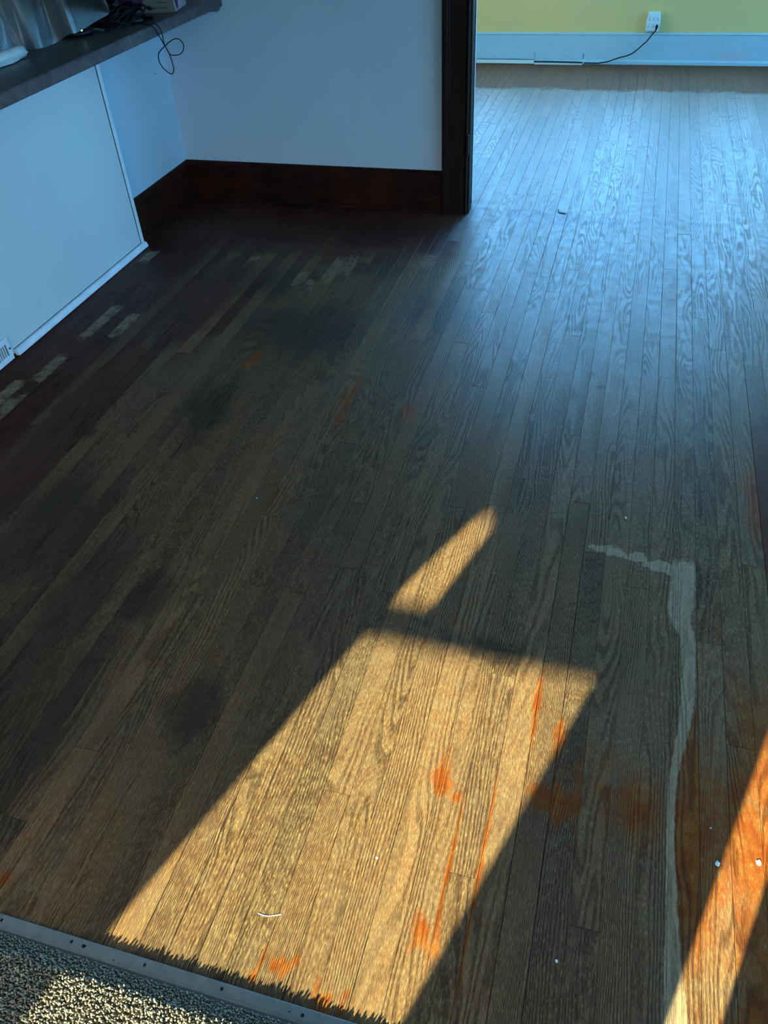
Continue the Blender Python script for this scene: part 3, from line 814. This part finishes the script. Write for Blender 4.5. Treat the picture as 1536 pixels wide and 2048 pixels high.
for v in ((at(282, 33.5, ZC + .008), at(309, 36, ZC + .008), .0075), (at(262, 44, ZC + .01), at(286, 40, ZC + .01), .009)):
    bm = bmesh.new()
    add_tube(bm, [v[0], v[0].lerp(v[1], .15), v[0].lerp(v[1], .85), v[1]], [v[2] * .6, v[2], v[2], v[2] * .55], 10)
    o = bm_obj('connector', bm, M['black'], smooth=True); keep(o, tg)
bm = bmesh.new(); add_box(bm, (-2.16, 3.20, ZC + .001), (-2.09, 3.32, ZC + .040), .006)
o = bm_obj('power_brick', bm, M['black']); keep(o, tg)
o = tube('bent_wire', [at(215, 66, ZC + .02), at(221, 62, ZC + .02), at(226, 54, ZC + .022), at(236, 58, ZC + .018), at(250, 57, ZC + .012), at(262, 52, ZC + .01)], .0022, M['cable']); keep(o, tg)

# dangling loop over the counter edge
XD = -1.877
zt = ZC + .0045
lead = [at(268, 48, zt), at(285, 47, zt), at(299, 50, zt)]
lead[-1].x = min(lead[-1].x, -1.905)
path = [(309, 57), (318, 72), (330, 92), (338, 106), (343, 120), (347, 134), (347, 143), (343, 148), (334, 143), (324, 133), (318, 121), (317, 108), (322, 100), (330, 92), (340, 83), (350, 77.5), (359, 79), (366, 87), (367, 98), (362, 107), (351, 110.5), (341, 109), (334, 99), (328, 86), (323, 64), (318, 54)]
mid = []
for i, (px, py) in enumerate(path):
    p = atX(px, py, XD + .004 * math.sin(i * .5)); mid.append(p)
end = [at(309, 47, zt), at(297, 43, zt), at(283, 42, zt)]
for p in end: p.x = min(p.x, -1.902)
top1 = Vector((-1.884, mid[0].y, zt - .003))
o = tube('dangling_cord', lead + [Vector((-1.893, (lead[-1].y + mid[0].y) / 2, zt + .0005))] + mid + [Vector((-1.893, (mid[-1].y + end[0].y) / 2, zt + .0005))] + end, .0021, M['cable'], k=8, n=6)
tag(o, 'thin black cord hanging in two loops over the counter edge', 'cord')

# printed carton
bxo = empty('printed_box', (0, 0, 0), 'pale cardboard carton printed with a magenta circle, at the counter end', 'box')
Bc = at(351, 24.5, ZC)                       # front right bottom corner
ang = math.radians(11.5)
ux = Vector((math.cos(ang), math.sin(ang), 0)); uy = Vector((-math.sin(ang), math.cos(ang), 0)); uz = Vector((0, 0, 1))
bxo.location = Bc
BW, BD, BH = .235, .175, .20
def BP(a, b, c): return Bc + ux * a + uy * b + uz * (c + .0008)
def quadbox(name, a0, a1, b0, b1, c0, c1, mat, parent):
    vs = [BP(a, b, c) for c in (c0, c1) for a, b in ((a0, b0), (a1, b0), (a1, b1), (a0, b1))]
    o = mesh_obj(name, vs, [(3, 2, 1, 0), (4, 5, 6, 7), (0, 1, 5, 4), (1, 2, 6, 5), (2, 3, 7, 6), (3, 0, 4, 7)], mat); keep(o, parent); return o
quadbox('carton', -BW, 0, 0, BD, 0, BH, M['card'], bxo)
quadbox('side_panel', 0.0, .0008, .001, BD - .001, .001, BH - .001, M['cardside'], bxo)
quadbox('lid_flap', -BW, .001, -.0008, BD * .5 - .001, BH, BH + .002, M['card'], bxo)
def disc(name, ctr, u, v, ru, rv, mat, parent, a0=0, a1=2 * math.pi, n=40):
    nn = u.cross(v).normalized()
    vs = [ctr] + [ctr + u * ru * math.cos(a0 + (a1 - a0) * k / n) + v * rv * math.sin(a0 + (a1 - a0) * k / n) for k in range(n + 1)]
    fs = [(0, k + 1, k + 2) for k in range(n)]
    o = mesh_obj(name, vs, fs, mat); keep(o, parent); return o
fo = -uy * .0007
disc('magenta_circle', BP(-.185, 0, .060) + fo, ux, uz, .056, .055, M['magenta'], bxo)
disc('pink_arc', BP(-.185, 0, .060) + fo * .5, ux, uz, .0595, .0585, M['pinkprint'], bxo)
def text(name, s, size, origin, u, v, mat, parent, ex=.0002):
    cu = bpy.data.curves.new(name, 'FONT'); cu.body = s; cu.size = size; cu.extrude = ex
    tmp = bpy.data.objects.new(name + '_src', cu); COL.objects.link(tmp)
    dg = bpy.context.evaluated_depsgraph_get(); me = bpy.data.meshes.new_from_object(tmp.evaluated_get(dg))
    bpy.data.objects.remove(tmp)
    me.materials.clear(); me.materials.append(mat)
    o = bpy.data.objects.new(name, me); COL.objects.link(o)
    w = u.cross(v)
    mw = Matrix(((u.x, v.x, w.x, origin.x), (u.y, v.y, w.y, origin.y), (u.z, v.z, w.z, origin.z), (0, 0, 0, 1)))
    o.parent = parent; o.matrix_world = mw
    o.matrix_parent_inverse = Matrix.Identity(4); o.matrix_basis = Matrix.Translation(-parent.location) @ mw
    return o
text('printed_number', '30', .030, BP(-.178, 0, .030) + fo * 1.4, ux, uz, M['pinkprint'], bxo)
for (a0, a1, c0, c1) in ((-.128, -.084, .014, .0185), (-.078, -.066, .015, .0175), (-.062, -.025, .015, .0175), (-.068, -.030, .034, .037)):
    quadbox('print_line', a0, a1, -.0008, -.0002, c0, c1, M['ink'], bxo)
so_ = ux * .0016
disc('side_oval', BP(0, .034, .062) + so_, uy, uz, .024, .055, M['magenta'], bxo)
disc('side_gloss_mark', BP(0, .034, .075) + so_ * 1.3, uy, uz, .009, .012, M['pinkprint'], bxo)
text('side_symbol', 'U', .040, BP(0, .075, .030) + so_, uy, uz, M['ink'], bxo)
text('side_symbol', 'o', .034, BP(0, .125, .040) + so_, uy, uz, M['ink'], bxo)

# plastic sheet heaped over something upright
base = [Vector((-2.24, 2.05, ZC + .004)), at(-20, 116, ZC + .006), at(20, 104, ZC + .004), at(52, 99, ZC + .004), at(80, 97, ZC + .004), at(109, 87, ZC + .003), at(126, 76, ZC + .018), at(141, 68, ZC + .036),
        at(152, 66, ZC + .037), at(168, 57, ZC + .040), at(195, 41, ZC + .046), at(219, 26, ZC + .052), at(214, 14, ZC + .10), at(204, -4, ZC + .17)]
bb = catmull(base, 11); NB = len(bb); NV = 44
RID = [(R3.uniform(.02, .60), R3.uniform(-.22, .22), R3.uniform(.022, .055), R3.uniform(.006, .016)) for _ in range(13)] + [(.635, -.02, .03, .016)]
vs = []; fs = []
for i, p in enumerate(bb):
    s = i / (NB - 1)
    for j in range(NV + 1):
        t_ = j / NV
        back = Vector((-.16, .03, 0)) * t_ + Vector((-.30, 0, 0)) * max(0, t_ - .6)
        q = p + back + Vector((0, 0, .30 * math.sin(min(t_, .75) / .75 * math.pi / 2)))
        fold = sum(A_ * max(0, 1 - abs(s - s0 - k_ * t_) / w_) for s0, k_, w_, A_ in RID) * min(1, t_ * 4 + .05)
        fold += .010 * noise.noise(Vector((s * 9, t_ * 3, 1.3))) * (1 if s < .62 else .2) * min(1, t_ * 5)
        q += Vector((1, -.25, .1)) * fold
        vs.append(q)
for i in range(NB - 1):
    for j in range(NV): fs.append((i * (NV + 1) + j, (i + 1) * (NV + 1) + j, (i + 1) * (NV + 1) + j + 1, i * (NV + 1) + j + 1))
ps = mesh_obj('plastic_sheet', vs, fs, M['film'], smooth=False)
sm = ps.modifiers.new('thick', 'SOLIDIFY'); sm.thickness = .0006
tag(ps, 'crumpled clear plastic sheet heaped on the counter', 'plastic sheet')
# rolled end of the film
rl = empty('plastic_roll', at(20, 115, ZC), 'white rolled tube of plastic at the left end of the counter', 'roll')
a = at(45, 102, ZC + .022); b = at(0, 118, ZC + .022); dd = (b - a)
bm = bmesh.new(); add_tube(bm, [a, a + dd * .02, a + dd * .3, a + dd, a + dd * 3.2], [.0165, .019, .020, .020, .020], 20)
o = bm_obj('roll_body', bm, M['roll'], smooth=True); keep(o, rl)
bm = bmesh.new(); flap = [at(57, 104, ZC + .004), at(45, 116, ZC + .003), at(28, 126, ZC + .003), at(0, 135, ZC + .003), at(-60, 160, ZC + .003)]
top = [at(50, 100, ZC + .012), at(36, 112, ZC + .014), at(20, 119, ZC + .012), at(-5, 127, ZC + .012), at(-66, 150, ZC + .012)]
A_ = [bm.verts.new(p) for p in flap]; B_ = [bm.verts.new(p) for p in top]
for i in range(4): bm.faces.new((A_[i], A_[i + 1], B_[i + 1], B_[i]))
o = bm_obj('loose_flap', bm, M['roll']); keep(o, rl)
o.modifiers.new('t', 'SOLIDIFY').thickness = .001

# ------------------------------------------------------------------ transition strip with screws
ts = empty('transition_strip', (-.5, .36, 0), 'grey metal strip with dark screws where the carpet meets the oak floor', 'strip')
o = profile_x('strip_plate', [(.3715, .0002), (.3715, .0020), (.3700, .0032), (.3530, .0032), (.3505, .0024), (.3465, .0014), (.3460, .0002)], -1.35, 1.35, M['strip']); keep(o, ts)
sm_ = None
for k in range(-2, 14):
    x = -.9225 + .1503 * k
    y = .3605 + R3.uniform(-.0012, .0012)
    if sm_ is None:
        bm = bmesh.new(); add_lathe(bm, (0, 0, 0), [(.0031, -.0003), (.0030, .0008), (.0016, .0011), (.0009, .0003)], 14)
        s_ = bm_obj('screw', bm, M['screw']); sm_ = s_.data
    else:
        s_ = bpy.data.objects.new('screw', sm_); COL.objects.link(s_)
    s_.location = (x, y, .0032); s_.scale = (.8, 1.0, 1); keep(s_, ts)
for x, y, r in ((-.746, .3605, .0045), (-.681, .3535, .0018), (-.345, .3585, .0018)):
    vs = [(x, y, .0036)] + [(x + r * math.cos(k * .7) * (1 + .3 * math.sin(k * 2.3)), y + r * .7 * math.sin(k * .7), .0034) for k in range(9)]
    o = mesh_obj('grime_spot', vs, [(0, k + 1, (k + 1) % 9 + 1) for k in range(9)], M['screw']); keep(o, ts)

# ------------------------------------------------------------------ carpet
def cz(y):
    if y > .3465: return .0
    t_ = min(1, (.3465 - y) / .044)
    return .001 + .0178 * t_ * t_ * (3 - 2 * t_)
ys = [.3465 - .045 * k / 8 for k in range(9)] + [.26, .1, -.44]
vs = []
for x in (-2.1, 1.35): vs += [(x, y, cz(y)) for y in ys]
n = len(ys)
vs += [(-2.1, -.44, -.018), (1.35, -.44, -.018), (-2.1, .3465, -.018), (1.35, .3465, -.018)]
fs = [(k, k + 1, n + k + 1, n + k) for k in range(n - 1)] + [(n - 1, 2 * n, 2 * n + 1, 2 * n - 1), (0, n, 2 * n + 3, 2 * n + 2)]
cp = empty('carpet', (-.5, .2, 0), 'beige loop-pile carpet in the lower left corner, sunlit in part', 'carpet')
o = mesh_obj('backing', vs, fs, M['backing']); keep(o, cp)
def tufts(x0, x1, y0, y1, sp, hgt, rad, seed, skip=None):
    r = np.random.RandomState(seed)
    nx, ny = int((x1 - x0) / sp), int((y1 - y0) / sp)
    gx, gy = np.meshgrid(np.arange(nx), np.arange(ny))
    X = x0 + (gx.ravel() + .5 * (gy.ravel() % 2)) * sp + r.uniform(-.35, .35, nx * ny) * sp
    Y = y0 + gy.ravel() * sp + r.uniform(-.35, .35, nx * ny) * sp
    if skip is not None:
        k = ~((X > skip[0]) & (X < skip[1]) & (Y > skip[2]) & (Y < skip[3])); X, Y = X[k], Y[k]
    Y = np.minimum(Y, .3455)
    N = len(X)
    Z = np.array([cz(y) for y in Y])
    hh = hgt * r.uniform(.65, 1.25, N) * np.clip(.35 + (.345 - Y) / .04 * .65, .35, 1.0); rr = rad * r.uniform(.75, 1.25, N)
    az = r.uniform(0, 6.283, N); ln = r.uniform(.1, .8, N) * hh
    lx, ly = np.cos(az) * ln, np.sin(az) * ln - .15 * hh
    V = []
    for lev, (f, s) in enumerate(((-.1, .6), (.5, 1.0), (.85, .8))):
        for k in range(4):
            a = az + k * 1.5708 + lev * .5
            V.append(np.stack([X + lx * f + np.cos(a) * rr * s, Y + ly * f + np.sin(a) * rr * s * .8, Z + hh * f], 1))
    V.append(np.stack([X + lx, Y + ly, Z + hh], 1))
    V = np.stack(V, 1)                       # N,13,3
    base_f = []
    for lev in range(2):
        for k in range(4):
            a, b = lev * 4 + k, lev * 4 + (k + 1) % 4
            base_f.append((a, b, b + 4)); base_f.append((a, b + 4, a + 4))
    for k in range(4): base_f.append((8 + k, 8 + (k + 1) % 4, 12))
    Fb = np.array(base_f)
    Fa = (Fb[None] + (np.arange(N) * 13)[:, None, None]).reshape(-1, 3)
    me = bpy.data.meshes.new('pile')
    me.vertices.add(N * 13); me.vertices.foreach_set('co', V.reshape(-1).astype(np.float32))
    nf = len(Fa); me.loops.add(nf * 3); me.loops.foreach_set('vertex_index', Fa.reshape(-1).astype(np.int32))
    me.polygons.add(nf); me.polygons.foreach_set('loop_start', (np.arange(nf) * 3).astype(np.int32))
    me.polygons.foreach_set('use_smooth', np.ones(nf, bool))
    at_ = me.attributes.new('tuft', 'FLOAT', 'POINT')
    tv = np.clip(r.normal(.68, .25, N), 0, 1)
    at_.data.foreach_set('value', np.repeat(tv, 13).astype(np.float32))
    me.update(calc_edges=True); me.validate()
    me.materials.append(M['carpet'])
    o = bpy.data.objects.new('pile', me); COL.objects.link(o); o['kind'] = 'stuff'; keep(o, cp); return o
tufts(-1.12, -.18, .16, .347, .0041, .0085, .0021, 3)
tufts(-2.1, 1.35, -.44, .347, .0085, .0090, .0044, 4, skip=(-1.12, -.18, .16, .4))

# ------------------------------------------------------------------ crumbs on the floor
def chip(px, py, r, label, name='paint_chip', mat='chip', cat='paint chip', flat=.35):
    bm = bmesh.new(); bmesh.ops.create_icosphere(bm, subdivisions=2, radius=r)
    sd = px * .013
    for v in bm.verts:
        f = 1 + .55 * noise.noise(v.co * (1.2 / r) + Vector((sd, 0, 0))); v.co = Vector((v.co.x * f, v.co.y * f * 1.2, v.co.z * flat))
    zmin = min(v.co.z for v in bm.verts)
    p = at(px, py, .0); o = bm_obj(name, bm, M[mat], loc=(p.x, p.y, -zmin + .0003))
    tag(o, label, cat); return o
chip(1435, 1728, .0045, 'white paint chip on the edge of the narrow orange sun stripe', flat=.15)
chip(1517, 1726, .0048, 'white paint fleck at the right border, inside the orange sun stripe', flat=.12)
chip(1251, 1037, .0030, 'small pale bead on the grey boards above the bleached stain', 'bead', cat='bead', flat=.9)
chip(514, 997, .0018, 'tiny white crumb on the dark boards left of the sun patches', 'crumb', cat='crumb', flat=.8)
chip(1113, 1923, .0026, 'white crumb on the dark boards right of the large sun patch', 'crumb', cat='crumb', flat=.6)
chip(1421, 1657, .0015, 'tiny white crumb just above the white paint chip', 'crumb', cat='crumb', flat=.8)
chip(754, 1716, .0022, 'pale flake inside the large sun patch', 'flake', cat='flake', flat=.12)
chip(354, 446, .0030, 'pale crumb on the dark floor near the room corner', 'crumb', cat='crumb', flat=.4)
p0, p1, p2, p3 = at(516, 1826, .001), at(530, 1831, .001), at(545, 1831, .001), at(563, 1828, .001)
o = tube('thread', [p0, p1, p2, p3], [.0009] * 25, M['chip'], k=6, n=8)
for v in o.data.vertices: v.co.z = (v.co.z - .001) * .25 + .0003
tag(o, 'short curved white thread lying in the large sun patch', 'thread')
q = [at(1117, 418, .002), at(1119, 425, .002), at(1132, 427, .002)]
o = tube('splinter', q, [.003] * 17, M['screw'], k=6, n=8)
for v in o.data.vertices: v.co.z = (v.co.z - .002) * .6 + .0025
tag(o, 'small dark splinter lying in the doorway', 'splinter')
